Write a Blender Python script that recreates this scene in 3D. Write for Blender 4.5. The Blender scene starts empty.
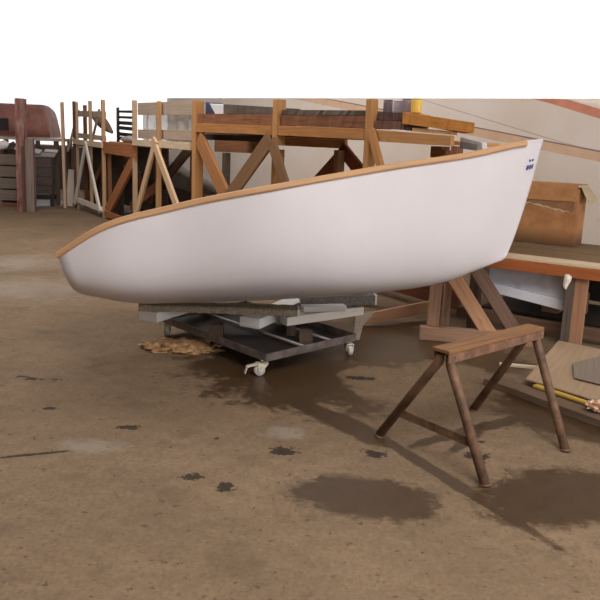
import bpy, bmesh, math, random
import numpy as np
from mathutils import Vector, Matrix, noise

random.seed(4)
scene = bpy.context.scene
COL = scene.collection
V = Vector

# ------------------------------------------------------------------ helpers
def lin(c):
    out = []
    for v in c:
        v = v / 255.0
        out.append(v / 12.92 if v <= 0.04045 else ((v + 0.055) / 1.055) ** 2.4)
    return (out[0], out[1], out[2], 1.0)

def shade(c, f):
    return tuple(max(0, min(255, v * f)) for v in c)

def new_mat(name):
    m = bpy.data.materials.new(name)
    m.use_nodes = True
    nt = m.node_tree
    b = nt.nodes['Principled BSDF']
    return m, nt, b

def ramp(nt, fac, stops):
    r = nt.nodes.new('ShaderNodeValToRGB')
    el = r.color_ramp.elements
    while len(el) < len(stops):
        el.new(0.5)
    for e, (p, c) in zip(el, stops):
        e.position = p
        e.color = c
    nt.links.new(fac, r.inputs['Fac'])
    return r.outputs['Color']

def noise_tex(nt, vec, scale, detail=4, rough=0.6):
    n = nt.nodes.new('ShaderNodeTexNoise')
    n.inputs['Scale'].default_value = scale
    n.inputs['Detail'].default_value = detail
    n.inputs['Roughness'].default_value = rough
    if vec is not None:
        nt.links.new(vec, n.inputs['Vector'])
    return n.outputs['Fac']

def mapping(nt, vec, scale=(1, 1, 1), loc=(0, 0, 0), rot=(0, 0, 0)):
    mp = nt.nodes.new('ShaderNodeMapping')
    mp.inputs['Scale'].default_value = scale
    mp.inputs['Location'].default_value = loc
    mp.inputs['Rotation'].default_value = rot
    nt.links.new(vec, mp.inputs['Vector'])
    return mp.outputs['Vector']

def mix(nt, fac, a, b, mode='MIX'):
    n = nt.nodes.new('ShaderNodeMix')
    n.data_type = 'RGBA'
    n.blend_type = mode
    for sock, v in ((n.inputs[0], fac), (n.inputs[6], a), (n.inputs[7], b)):
        if hasattr(v, 'is_linked'):
            nt.links.new(v, sock)
        else:
            sock.default_value = v
    return n.outputs[2]

def math_node(nt, op, a, b=None, clamp=False):
    n = nt.nodes.new('ShaderNodeMath')
    n.operation = op
    n.use_clamp = clamp
    for i, v in enumerate((a, b)):
        if v is None:
            continue
        if hasattr(v, 'is_linked'):
            nt.links.new(v, n.inputs[i])
        else:
            n.inputs[i].default_value = v
    return n.outputs[0]

WOODS = {}
def wood(c, var=0.22, rough=0.75, knots=0.35):
    """sawn timber: grain runs along the length stored in the UV map"""
    key = (c, var, knots)
    if key in WOODS:
        return WOODS[key]
    m, nt, b = new_mat('timber_%d_%d_%d' % tuple(int(v) for v in c))
    tc = nt.nodes.new('ShaderNodeTexCoord')
    uv = tc.outputs['UV']
    g = noise_tex(nt, mapping(nt, uv, (1.6, 38, 1)), 1.0, 5, 0.65)
    big = noise_tex(nt, mapping(nt, uv, (1.1, 5, 1)), 1.3, 3, 0.6)
    kn = noise_tex(nt, mapping(nt, uv, (5, 16, 1)), 1.0, 2, 0.5)
    col = ramp(nt, g, [(0.25, lin(shade(c, 1 - var))), (0.52, lin(c)), (0.8, lin(shade(c, 1 + var * 0.55)))])
    col = mix(nt, math_node(nt, 'MULTIPLY', big, 0.55), col, lin(shade(c, 1 - var * 1.1)))
    kf = ramp(nt, kn, [(0.66, (0, 0, 0, 1)), (0.76, (1, 1, 1, 1))])
    col = mix(nt, math_node(nt, 'MULTIPLY', kf, knots), col, lin(shade(c, 0.4)))
    nt.links.new(col, b.inputs['Base Color'])
    b.inputs['Roughness'].default_value = rough
    b.inputs['Specular IOR Level'].default_value = 0.3
    bp = nt.nodes.new('ShaderNodeBump')
    bp.inputs['Strength'].default_value = 0.25
    bp.inputs['Distance'].default_value = 0.004
    nt.links.new(g, bp.inputs['Height'])
    nt.links.new(bp.outputs['Normal'], b.inputs['Normal'])
    WOODS[key] = m
    return m

PAINTS = {}
def paint(c, rough=0.6, var=0.12, scale=6, metal=0.0, dirt=None, dirt_amt=0.5, spec=0.4):
    key = (c, rough, var, scale, metal, dirt, dirt_amt)
    if key in PAINTS:
        return PAINTS[key]
    m, nt, b = new_mat('surface_%d_%d_%d' % tuple(int(v) for v in c))
    tc = nt.nodes.new('ShaderNodeTexCoord')
    n = noise_tex(nt, tc.outputs['Object'], scale, 6, 0.65)
    col = ramp(nt, n, [(0.3, lin(shade(c, 1 - var))), (0.7, lin(shade(c, 1 + var * 0.6)))])
    if dirt:
        n2 = noise_tex(nt, tc.outputs['Object'], scale * 2.3, 6, 0.7)
        f = ramp(nt, n2, [(0.5, (0, 0, 0, 1)), (0.68, (1, 1, 1, 1))])
        col = mix(nt, math_node(nt, 'MULTIPLY', f, dirt_amt), col, lin(dirt))
    nt.links.new(col, b.inputs['Base Color'])
    b.inputs['Roughness'].default_value = rough
    b.inputs['Metallic'].default_value = metal
    b.inputs['Specular IOR Level'].default_value = spec
    PAINTS[key] = m
    return m

def obj(name, bm, mats, parent=None, bevel=0.0, smooth=False):
    me = bpy.data.meshes.new(name)
    bmesh.ops.recalc_face_normals(bm, faces=bm.faces[:])
    bm.to_mesh(me)
    bm.free()
    if not isinstance(mats, (list, tuple)):
        mats = [mats]
    for m in mats:
        me.materials.append(m)
    if smooth:
        for p in me.polygons:
            p.use_smooth = True
    o = bpy.data.objects.new(name, me)
    COL.objects.link(o)
    if parent is not None:
        o.parent = parent
        o.matrix_parent_inverse = parent.matrix_basis.inverted()
    if bevel:
        md = o.modifiers.new('edge', 'BEVEL')
        md.width = bevel
        md.segments = 2
        md.limit_method = 'ANGLE'
    return o

def thing(name, label, cat, loc=(0, 0, 0), group=None):
    o = bpy.data.objects.new(name, None)
    COL.objects.link(o)
    o.location = loc
    o.empty_display_size = 0.1
    return tag(o, label, cat, group)

def tag(o, label, cat, group=None):
    o['label'] = label
    o['category'] = cat
    o['kind'] = 'thing'
    if group:
        o['group'] = group
    return o

def struct(name, bm, mats, **k):
    o = obj(name, bm, mats, **k)
    o['kind'] = 'structure'
    return o

def bar(bm, a, b, w, h, up=(0, 0, 1), mi=0):
    """rectangular timber from a to b; h along 'up', w across; UV u = metres along the length"""
    a, b, up = V(a), V(b), V(up)
    d = (b - a)
    L = d.length
    d.normalize()
    side = d.cross(up)
    if side.length < 1e-4:
        side = d.cross(V((1, 0, 0)))
    side.normalize()
    u2 = side.cross(d).normalized()
    uvl = bm.loops.layers.uv.verify()
    s, t = side * w / 2, u2 * h / 2
    vs = [bm.verts.new(p) for p in (a - s - t, a + s - t, a + s + t, a - s + t,
                                    b - s - t, b + s - t, b + s + t, b - s + t)]
    ou, ov = random.random() * 20, random.random() * 20
    acc = 0.0
    for i, j, wid in ((0, 1, w), (1, 2, h), (2, 3, w), (3, 0, h)):
        f = bm.faces.new((vs[i], vs[j], vs[j + 4], vs[i + 4]))
        f.material_index = mi
        for lp, (uu, vv) in zip(f.loops, ((0, acc), (0, acc + wid), (L, acc + wid), (L, acc))):
            lp[uvl].uv = (ou + uu, ov + vv)
        acc += wid
    for q in ((3, 2, 1, 0), (4, 5, 6, 7)):
        f = bm.faces.new([vs[k] for k in q])
        f.material_index = mi
        for lp, (uu, vv) in zip(f.loops, ((0, 0), (.02, 0), (.02, h), (0, h))):
            lp[uvl].uv = (ou + uu, ov + vv)
    return vs

def one_bar(name, a, b, w, h, mat, parent=None, up=(0, 0, 1), bevel=0.004):
    bm = bmesh.new()
    bar(bm, a, b, w, h, up)
    return obj(name, bm, mat, parent, bevel)

def prism(bm, base, direction, mi=0):
    """extrude a polygon (list of points) along a vector"""
    n = len(base)
    d = V(direction)
    uvl = bm.loops.layers.uv.verify()
    A = [bm.verts.new(V(p)) for p in base]
    B = [bm.verts.new(V(p) + d) for p in base]
    fs = [bm.faces.new(A[::-1]), bm.faces.new(B)]
    for i in range(n):
        j = (i + 1) % n
        fs.append(bm.faces.new((A[i], A[j], B[j], B[i])))
    o = V(base[0])
    e1 = (V(base[1]) - o).normalized()
    nn = d.normalized()
    e2 = nn.cross(e1)
    for f in fs:
        f.material_index = mi
        for lp in f.loops:
            q = lp.vert.co - o
            lp[uvl].uv = (q.dot(e1), q.dot(e2) + q.dot(nn))

def tube(bm, pts, r, seg=12, caps=True, mi=0):
    pts = [V(p) for p in pts]
    rs = r if isinstance(r, (list, tuple)) else [r] * len(pts)
    rings = []
    prev = None
    for i, p in enumerate(pts):
        d = (pts[min(i + 1, len(pts) - 1)] - pts[max(i - 1, 0)]).normalized()
        if prev is None:
            s = d.orthogonal().normalized()
        else:
            s = (prev - d * prev.dot(d)).normalized()
        prev = s
        t = d.cross(s)
        rings.append([bm.verts.new(p + (s * math.cos(2 * math.pi * k / seg) + t * math.sin(2 * math.pi * k / seg)) * rs[i]) for k in range(seg)])
    for a, b in zip(rings, rings[1:]):
        for k in range(seg):
            f = bm.faces.new((a[k], a[(k + 1) % seg], b[(k + 1) % seg], b[k]))
            f.smooth = True
            f.material_index = mi
    if caps:
        bm.faces.new(rings[0][::-1]).material_index = mi
        bm.faces.new(rings[-1]).material_index = mi

def lathe(bm, c, prof, seg=20, axis=(0, 0, 1)):
    """solid of revolution; prof = [(radius, height)]"""
    c, ax = V(c), V(axis).normalized()
    s = ax.orthogonal().normalized()
    t = ax.cross(s)
    rings = []
    for r, h in prof:
        rings.append([bm.verts.new(c + ax * h + (s * math.cos(2 * math.pi * k / seg) + t * math.sin(2 * math.pi * k / seg)) * r) for k in range(seg)])
    for a, b in zip(rings, rings[1:]):
        for k in range(seg):
            bm.faces.new((a[k], a[(k + 1) % seg], b[(k + 1) % seg], b[k])).smooth = True
    bm.faces.new(rings[0][::-1])
    bm.faces.new(rings[-1])

# ------------------------------------------------------------------ camera
pitch = math.atan(158 / 750.0)
roll = math.radians(2.3)
fwd = V((0, math.cos(pitch), -math.sin(pitch)))
r0 = V((1, 0, 0))
u0 = r0.cross(fwd)
cr = math.cos(roll) * r0 + math.sin(roll) * u0
cu = math.cos(roll) * u0 - math.sin(roll) * r0
cd = bpy.data.cameras.new('camera')
cam = bpy.data.objects.new('camera', cd)
COL.objects.link(cam)
cd.sensor_width = 36
cd.lens = 45
cam.matrix_world = Matrix(((cr.x, cu.x, -fwd.x, 0), (cr.y, cu.y, -fwd.y, 0), (cr.z, cu.z, -fwd.z, 1.6), (0, 0, 0, 1)))
scene.camera = cam

# ------------------------------------------------------------------ timber colours
PINE = wood((205, 158, 110))
PALE = wood((226, 204, 172), 0.14, knots=0.25)
GREYB = wood((190, 170, 152), 0.16, knots=0.2)
ORANGE = wood((200, 138, 82), 0.25)
HONEY = wood((208, 152, 96), 0.18, knots=0.3)
BRIGHT = wood((222, 150, 72), 0.22, knots=0.45)
BROWN = wood((150, 102, 70), 0.3)
REDBR = wood((186, 122, 78), 0.3)
DARK = wood((92, 74, 62), 0.35)
DARKG = wood((112, 100, 90), 0.3)
TRES = wood((176, 138, 112), 0.22, knots=0.3)
APRON = wood((184, 106, 60), 0.28, knots=0.4)
WHITEB = wood((232, 224, 212), 0.1, knots=0.1)
GREYW = wood((206, 202, 200), 0.1, knots=0.12)

# ------------------------------------------------------------------ FLOOR
def floor_material():
    m, nt, b = new_mat('concrete')
    tc = nt.nodes.new('ShaderNodeTexCoord')
    P = tc.outputs['Object']
    n1 = noise_tex(nt, P, 1.1, 6, 0.65)
    n2 = noise_tex(nt, P, 9, 8, 0.75)
    n3 = noise_tex(nt, P, 70, 4, 0.7)
    n4 = noise_tex(nt, P, 22, 3, 0.6)
    base = ramp(nt, n1, [(0.3, lin((120, 101, 79))), (0.52, lin((135, 113, 89))), (0.75, lin((148, 126, 101)))])
    f2 = ramp(nt, n2, [(0.35, (0, 0, 0, 1)), (0.75, (1, 1, 1, 1))])
    base = mix(nt, math_node(nt, 'MULTIPLY', f2, 0.5), base, lin((98, 80, 64)))
    f3 = ramp(nt, n3, [(0.36, (1, 1, 1, 1)), (0.46, (0, 0, 0, 1))])
    base = mix(nt, math_node(nt, 'MULTIPLY', f3, 0.4), base, lin((82, 68, 58)))
    f4 = ramp(nt, n4, [(0.635, (0, 0, 0, 1)), (0.68, (1, 1, 1, 1))])
    base = mix(nt, math_node(nt, 'MULTIPLY', f4, 0.75), base, lin((80, 62, 50)))
    n7 = noise_tex(nt, P, 38, 3, 0.75)
    f7 = ramp(nt, n7, [(0.36, (1, 1, 1, 1)), (0.5, (0, 0, 0, 1))])
    base = mix(nt, math_node(nt, 'MULTIPLY', f7, 0.3), base, lin((90, 72, 56)))
    f8 = ramp(nt, n7, [(0.6, (0, 0, 0, 1)), (0.72, (1, 1, 1, 1))])
    base = mix(nt, math_node(nt, 'MULTIPLY', f8, 0.35), base, lin((168, 150, 128)))
    n6 = noise_tex(nt, P, 2.6, 9, 0.72)
    f6 = ramp(nt, n6, [(0.55, (0, 0, 0, 1)), (0.64, (1, 1, 1, 1))])
    base = mix(nt, math_node(nt, 'MULTIPLY', f6, 0.4), base, lin((92, 76, 58)))
    # distortion for stain outlines
    d1 = noise_tex(nt, P, 3.2, 5, 0.6)
    d2 = noise_tex(nt, P, 16, 4, 0.65)
    dist = math_node(nt, 'ADD', math_node(nt, 'MULTIPLY', math_node(nt, 'SUBTRACT', d1, 0.5), 2.4),
                     math_node(nt, 'MULTIPLY', math_node(nt, 'SUBTRACT', d2, 0.5), 1.7))
    d5 = noise_tex(nt, P, 48, 3, 0.6)
    dist = math_node(nt, 'ADD', dist, math_node(nt, 'MULTIPLY', math_node(nt, 'SUBTRACT', d5, 0.5), 0.9))
    def blob(x, y, rx, ry, ang=0, wob=1.0, soft=0.14):
        v = nt.nodes.new('ShaderNodeVectorMath')
        v.operation = 'SUBTRACT'
        nt.links.new(P, v.inputs[0])
        v.inputs[1].default_value = (x, y, 0)
        mv = mapping(nt, v.outputs[0], (1 / rx, 1 / ry, 0))
        mp = mv.node
        mp.vector_type = 'TEXTURE'
        mp.inputs['Scale'].default_value = (rx, ry, 1e3)
        mp.inputs['Rotation'].default_value = (0, 0, math.radians(ang))
        ln = nt.nodes.new('ShaderNodeVectorMath')
        ln.operation = 'LENGTH'
        nt.links.new(mv, ln.inputs[0])
        d = math_node(nt, 'ADD', ln.outputs['Value'], math_node(nt, 'MULTIPLY', dist, wob))
        k = nt.nodes.new('ShaderNodeMapRange')
        k.inputs['From Min'].default_value = 1 - soft
        k.inputs['From Max'].default_value = 1 + soft
        k.inputs['To Min'].default_value = 1
        k.inputs['To Max'].default_value = 0
        nt.links.new(d, k.inputs['Value'])
        return k.outputs['Result']
    def union(lst):
        r = lst[0]
        for q in lst[1:]:
            r = math_node(nt, 'MAXIMUM', r, q)
        return r
    # x, y, rx, ry, angle
    wet = union([blob(*a) for a in WET])
    dry = union([blob(*a) for a in DRY])
    wet = math_node(nt, 'MULTIPLY', wet, math_node(nt, 'SUBTRACT', 1.0, dry), True)
    stain = union([blob(a[0], a[1], a[2], a[3], a[4], a[5] * 2.2) for a in STAIN])
    pale = union([blob(*a) for a in PALEMARK])
    wetcol = ramp(nt, n2, [(0.3, lin((62, 47, 31))), (0.7, lin((82, 63, 43)))])
    col = mix(nt, math_node(nt, 'MULTIPLY', pale, 0.28), base, lin((176, 168, 160)))
    col = mix(nt, wet, col, wetcol)
    col = mix(nt, math_node(nt, 'MULTIPLY', stain, 0.85), col, lin((36, 28, 21)))
    nt.links.new(col, b.inputs['Base Color'])
    rg = nt.nodes.new('ShaderNodeMapRange')
    rg.inputs['To Min'].default_value = 0.88
    rg.inputs['To Max'].default_value = 0.34
    nt.links.new(wet, rg.inputs['Value'])
    rr = math_node(nt, 'ADD', rg.outputs['Result'], math_node(nt, 'MULTIPLY', math_node(nt, 'SUBTRACT', n2, 0.5), 0.22))
    nt.links.new(rr, b.inputs['Roughness'])
    b.inputs['Specular IOR Level'].default_value = 0.25
    bp = nt.nodes.new('ShaderNodeBump')
    bp.inputs['Strength'].default_value = 0.35
    bp.inputs['Distance'].default_value = 0.004
    nt.links.new(math_node(nt, 'ADD', n2, math_node(nt, 'MULTIPLY', n3, 0.4)), bp.inputs['Height'])
    nt.links.new(bp.outputs['Normal'], b.inputs['Normal'])
    return m

WET = [(0.0, 5.3, 0.80, 0.98, 20, 0.6), (0.65, 6.1, 0.95, 0.75, 0, 0.5), (0.2, 4.25, 0.10, 0.62, 38, 0.6),
       (0.68, 3.6, 0.045, 0.9, 29, 0.5), (1.2, 5.7, 0.62, 0.5, 0, 0.5), (0.33, 3.22, 0.36, 0.20, -12, 0.5),
       (1.25, 3.3, 0.42, 0.27, 20, 0.5), (1.15, 4.2, 0.7, 0.055, 35, 0.6),
       (0.98, 3.98, 0.28, 0.05, 55, 0.6), (-6.0, 17.3, 0.5, 0.9, 0, 0.5), (1.75, 4.45, 0.55, 0.42, -45, 0.5)]
DRY = [(0.62, 4.95, 0.30, 0.42, 20, 0.5), (1.08, 5.15, 0.33, 0.40, 0, 0.5)]
STAIN = [(-0.32, 3.28, 0.05, 0.045, 0, 0.7), (-0.47, 3.36, 0.05, 0.03, 0, 1.0), (0.42, 3.71, 0.055, 0.05, 0, 1.0),
         (-1.70, 4.73, 0.11, 0.035, -8, 1.0), (-0.06, 3.72, 0.05, 0.05, 0, 1.2), (-0.95, 3.95, 0.06, 0.02, 0, 1.0),
         (-1.3, 3.55, 0.2, 0.014, 20, 0.5), (-0.42, 3.85, 0.03, 0.03, 0, .8), (0.95, 3.75, 0.05, 0.06, 30, 1.2),
         (1.05, 3.95, 0.04, 0.03, 0, 1.0), (0.42, 5.02, 0.06, 0.03, 0, 1.0), (-1.45, 4.2, 0.05, 0.02, 0, 1.0)]
PALEMARK = [(-3.5, 9.2, 0.45, 0.5, 0, 0.9, 0.6), (-2.9, 7.6, 0.7, 0.5, 0, 0.9, 0.7), (-1.06, 3.66, 0.16, 0.08, 0, 1.2, .5),
            (0.03, 4.7, 0.05, 0.04, 0, .6), (-0.05, 3.95, .1, .1, 0, 1.2, .4)]

bm = bmesh.new()
for q in [((-16, -9, 0), (14, -9, 0), (14, 26, 0), (-16, 26, 0))]:
    bm.faces.new([bm.verts.new(p) for p in q])
struct('floor', bm, floor_material())

# ------------------------------------------------------------------ SHED
WALLM = paint((158, 148, 138), 0.8, 0.1, 2)
CEILM = paint((196, 190, 184), 0.85, 0.05, 2)
P0 = V((-4.99, 16.34, 0))
D = V((0.531, -0.848, 0)).normalized()
BK = V((0.848, 0.531, 0)).normalized()
Z = V((0, 0, 1))
def RK(t, z, off=0.0):
    return P0 + D * t + BK * off + Z * z

FRAME = paint((214, 212, 208), 0.7, 0.06, 3)
m, nt, b = new_mat('dimming_glass')  # hazy panes added to dim the daylight through the window openings
b.inputs['Base Color'].default_value = (.9, .9, .9, 1)
b.inputs['Roughness'].default_value = .4
b.inputs['Alpha'].default_value = .3
DIMGLASS = m
bm = bmesh.new()
bar(bm, (-11, 22, 0.6), (-2.45, 22, 0.6), 0.2, 1.2)
struct('wall_back', bm, wood((96, 88, 82), 0.2))
bm = bmesh.new()
bar(bm, (-11, 22, 1.22), (-2.45, 22, 1.22), 0.22, 0.05)
bar(bm, (-11, 22, 6.35), (-2.45, 22, 6.35), 0.2, 0.2)
w1 = struct('window_1', bm, FRAME)
bm = bmesh.new()
bar(bm, (-11, 22, 3.75), (-2.45, 22, 3.75), 0.01, 5.0)
obj('pane', bm, DIMGLASS, w1)
bm = bmesh.new()
bar(bm, RK(-3.3, 0.85, 5.2), RK(17, 0.85, 5.2), 0.2, 1.7)
struct('wall_right', bm, WALLM)
bm = bmesh.new()
bar(bm, RK(-3.3, 1.72, 5.2), RK(17, 1.72, 5.2), 0.22, 0.05)
bar(bm, RK(-3.3, 6.35, 5.2), RK(17, 6.35, 5.2), 0.2, 0.2)
w2 = struct('window_2', bm, FRAME)
bm = bmesh.new()
bar(bm, RK(-3.3, 4.0, 5.2), RK(17, 4.0, 5.2), 0.01, 4.5)
obj('pane', bm, DIMGLASS, w2)
bm = bmesh.new()
bar(bm, (-11, -8, 3.2), (-11, 22, 3.2), 0.2, 6.4)
struct('wall_left', bm, WALLM)
bm = bmesh.new()
bar(bm, (-11, -8, 3.2), (0.5, -8, 3.2), 0.2, 6.4)
bar(bm, (0.5, -8, 5.7), (12, -8, 5.7), 0.2, 1.4)
struct('wall_front', bm, WALLM)
bm = bmesh.new()
bar(bm, (0, -8.1, 6.52), (0, 22.2, 6.52), 24, 0.12)
struct('ceiling', bm, CEILM)

# ------------------------------------------------------------------ THE WHITE BOAT
KN = np.array([0, .08, .22, .42, .65, .82, .93, 1.0])
HB = np.array([.389, .4766, .5048, .5955, .4162, .3043, .1507, .012])
HH = np.array([.4229, .5408, .6175, .6455, .7233, .7638, .8295, .8604])
HK = np.array([.1784, .0839, .0162, -.0551, -.1121, -.1031, -.04, 0.0])
BL, RB, RS, HEEL, TRIM, YAW = 3.564, .45, .0408, .2954, .1606, .1051
BX, BY, BZ, E0, E1, RP, RM, EM = .2043, 5.4244, .5852, .6874, .8716, .8589, 2.4538, 1.8666
def spl(v, S):
    n = len(KN)
    m = np.gradient(v, KN)
    i = np.clip(np.searchsorted(KN, S, side='right') - 1, 0, n - 2)
    h = KN[i + 1] - KN[i]
    t = (S - KN[i]) / h
    return (2*t**3-3*t**2+1)*v[i] + (t**3-2*t**2+t)*h*m[i] + (-2*t**3+3*t**2)*v[i+1] + (t**3-t**2)*h*m[i+1]
NS, NU = 64, 24
SS = np.concatenate([np.linspace(0, .9, 46), np.linspace(.9, 1, NS - 45)[1:]])
UU = np.linspace(0, math.pi / 2, NU)
def hull_pt(s, u, side):
    """a point of the hull in its own frame; u = 0 keel .. pi/2 sheer; side 1 = the side towards the bench-less aisle"""
    s1 = np.array([s])
    b, h, k = float(spl(HB, s1)[0]), float(spl(HH, s1)[0]), float(spl(HK, s1)[0])
    e = E0 + (E1 - E0) * s ** EM
    v = max(0.0, 1 - math.cos(u)) ** (1.45 - .73 * s ** 1.5)
    y = b * (math.sin(u) ** e if u > 0 else 0.0)
    z = k + (h - k) * v
    x = s * BL + s**RM * RB * (v**RP - 1) - (1 - s)**8 * RS * v
    return V((x - BL / 2, -side * y, z))
boat = thing('sailing_dinghy', 'white smooth hulled wooden dinghy with varnished gunwale tilted up on a dolly', 'boat', (BX, BY, BZ))
boat.matrix_basis = Matrix.Translation((BX, BY, BZ)) @ Matrix.Rotation(YAW, 4, 'Z') @ Matrix.Rotation(-TRIM, 4, 'Y') @ Matrix.Rotation(-HEEL, 4, 'X')
BM = boat.matrix_basis.copy()
def boat_part(name, bm, mats, **k):
    o = obj(name, bm, mats, None, **k)
    o.parent = boat
    return o

bm = bmesh.new()
grid = []
for s in SS:
    row = [hull_pt(s, u, 1) for u in UU[::-1]] + [hull_pt(s, u, -1) for u in UU[1:]]
    grid.append([bm.verts.new(p) for p in row])
for i in range(NS - 1):
    for j in range(2 * NU - 2):
        bm.faces.new((grid[i][j], grid[i + 1][j], grid[i + 1][j + 1], grid[i][j + 1]))
bm.faces.new(grid[0])                       # transom
low_z = min((BM @ v.co).z for v in bm.verts)
hullpts = [BM @ v.co for v in bm.verts]
m, nt, b = new_mat('white_hull_paint')
tc = nt.nodes.new('ShaderNodeTexCoord')
n = noise_tex(nt, tc.outputs['Object'], 1.4, 5, 0.6)
n2 = noise_tex(nt, tc.outputs['Object'], 30, 3, 0.6)
c = ramp(nt, n, [(0.3, lin((212, 206, 209))), (0.7, lin((220, 215, 218)))])
c = mix(nt, math_node(nt, 'MULTIPLY', ramp(nt, n2, [(0.66, (0, 0, 0, 1)), (0.74, (1, 1, 1, 1))]), 0.08), c, lin((190, 180, 176)))
nt.links.new(c, b.inputs['Base Color'])
b.inputs['Roughness'].default_value = 0.5
b.inputs['Specular IOR Level'].default_value = 0.35
HULLM = m
hull = boat_part('hull', bm, HULLM, smooth=True)
md = hull.modifiers.new('shell', 'SOLIDIFY')
md.thickness = 0.012
md.offset = -1
for p in hull.data.polygons:
    if len(p.vertices) > 4:
        p.use_smooth = False

def rail_mesh(side, s0, s1, n=70):
    bm = bmesh.new()
    rings = []
    uvl = bm.loops.layers.uv.verify()
    acc = 0
    last = None
    for i in range(n):
        s = s0 + (s1 - s0) * i / (n - 1)
        p = hull_pt(s, math.pi / 2, side)
        q = hull_pt(min(1, s + .004), math.pi / 2, side) - hull_pt(max(0, s - .004), math.pi / 2, side)
        d = q.normalized()
        out = d.cross(Z).normalized() if side == 1 else -d.cross(Z).normalized()
        up = Z
        if last is not None:
            acc += (p - last).length
        last = p
        rings.append(([bm.verts.new(p + out * a + up * h) for a, h in ((-.022, .006), (.016, .006), (.022, 0), (.022, -.029), (.016, -.035), (-.004, -.035), (-.022, -.02))], acc))
    for (a, la), (c2, lb) in zip(rings, rings[1:]):
        k = len(a)
        for j in range(k):
            f = bm.faces.new((a[j], a[(j + 1) % k], c2[(j + 1) % k], c2[j]))
            for lp, uv in zip(f.loops, ((la, j * .02), (la, j * .02 + .02), (lb, j * .02 + .02), (lb, j * .02))):
                lp[uvl].uv = uv
    bm.faces.new(rings[0][0])
    bm.faces.new(rings[-1][0][::-1])
    return bm
VARN = wood((208, 162, 118), 0.14, 0.5, knots=0.15)
for sd in (1, -1):
    boat_part('gunwale_rail', rail_mesh(sd, 0.0, 0.947), VARN)
# transom cap, thwarts, inner keelson, stem head
a, c2 = hull_pt(0, math.pi / 2, 1), hull_pt(0, math.pi / 2, -1)
bm = bmesh.new()
bar(bm, a + V((.012, -.01, -.012)), c2 + V((.012, .01, -.012)), 0.036, 0.034)
boat_part('transom_cap', bm, VARN, bevel=.004)
for s in (0.3, 0.58):
    w = float(spl(HB, np.array([s]))[0]) - 0.06
    z = float(spl(HH, np.array([s]))[0]) - 0.22
    bm = bmesh.new()
    bar(bm, (s * BL - BL / 2, -w, z), (s * BL - BL / 2, w, z), 0.22, 0.024)
    boat_part('thwart', bm, VARN, bevel=.004)
bm = bmesh.new()
p = [hull_pt(s, math.pi / 2, sd) + V((0, 0, -.004)) for s, sd in ((.9, 1), (.95, 1), (.985, 1), (1, 1), (.985, -1), (.95, -1), (.9, -1))]
prism(bm, p, (0, 0, .016))
boat_part('bow_cap', bm, HULLM, bevel=.003)
# small registration sticker near the bow
bm = bmesh.new()
bm2 = bmesh.new()
def on_hull(s, u, lift):
    p = hull_pt(s, u, 1)
    du = hull_pt(s, min(math.pi / 2, u + .01), 1) - hull_pt(s, u - .01, 1)
    ds = hull_pt(s + .004, u, 1) - hull_pt(s - .004, u, 1)
    n = ds.cross(du).normalized()
    if n.y > 0:
        n = -n
    return p + n * lift
def patch(bm, s0, s1, u0, u1, lift, n=3):
    g = [[bm.verts.new(on_hull(s0 + (s1 - s0) * i / n, u0 + (u1 - u0) * j / n, lift)) for j in range(n + 1)] for i in range(n + 1)]
    for i in range(n):
        for j in range(n):
            bm.faces.new((g[i][j], g[i + 1][j], g[i + 1][j + 1], g[i][j + 1]))
SU = 1.33
patch(bm, .966, .992, 1.24, 1.40, .0015)
st = boat_part('registration_sticker', bm, paint((214, 210, 220), 0.5, 0.03, 5))
for (s0, s1, a0, a1) in ((.968, .9745, 1.255, 1.305), (.976, .982, 1.255, 1.305), (.9835, .9885, 1.255, 1.305), (.968, .988, 1.274, 1.286), (.971, .977, 1.34, 1.365), (.979, .985, 1.34, 1.365)):
    patch(bm2, s0, s1, a0, a1, .003)
ink = obj('printed_marks', bm2, paint((58, 62, 104), 0.5, 0.03, 5))
ink.parent = st

# ------------------------------------------------------------------ DOLLY AND CRADLE TIMBERS
STEEL = paint((112, 102, 98), 0.55, 0.3, 14, 0.35, (98, 66, 48), 0.6)
STEELD = paint((86, 78, 74), 0.6, 0.3, 14, 0.3, (84, 56, 40), 0.6)
c0 = V((-.217, 4.955, 0))
e1 = V((.70, .71, 0)).normalized()
e2 = V((-.665, .745, 0)).normalized()
L1, L2 = .94, 1.40
dolly = thing('boat_dolly', 'low rusty angle iron dolly on casters under the white dinghy', 'dolly', c0)
cor = [c0, c0 + e1 * L1, c0 + e1 * L1 + e2 * L2, c0 + e2 * L2]
zf = 0.14
for i in range(4):
    a, b2 = cor[i], cor[(i + 1) % 4]
    bm = bmesh.new()
    d = (b2 - a).normalized()
    inn = Z.cross(d)
    bar(bm, a + Z * zf, b2 + Z * zf, 0.006, 0.055)                                   # upright leg of the angle
    bar(bm, a + Z * (zf - .0245) + inn * .028, b2 + Z * (zf - .0245) + inn * .028, 0.056, 0.006)   # flat leg
    obj('frame_rail', bm, STEEL, dolly)
for f in (0.42, 0.72):
    bm = bmesh.new()
    tube(bm, [c0 + e1 * L1 * f + Z * .15 + e2 * .02, c0 + e1 * L1 * f + e2 * (L2 - .02) + Z * .15], 0.012)
    obj('cross_bar', bm, paint((140, 134, 132), 0.5, 0.2, 10, 0.4), dolly)
CAST = paint((214, 204, 186), 0.6, 0.1, 10, 0.0, (120, 90, 70), 0.4)
RUB = paint((196, 190, 182), 0.55, 0.1, 12, 0.0, (110, 96, 84), 0.5)
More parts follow.
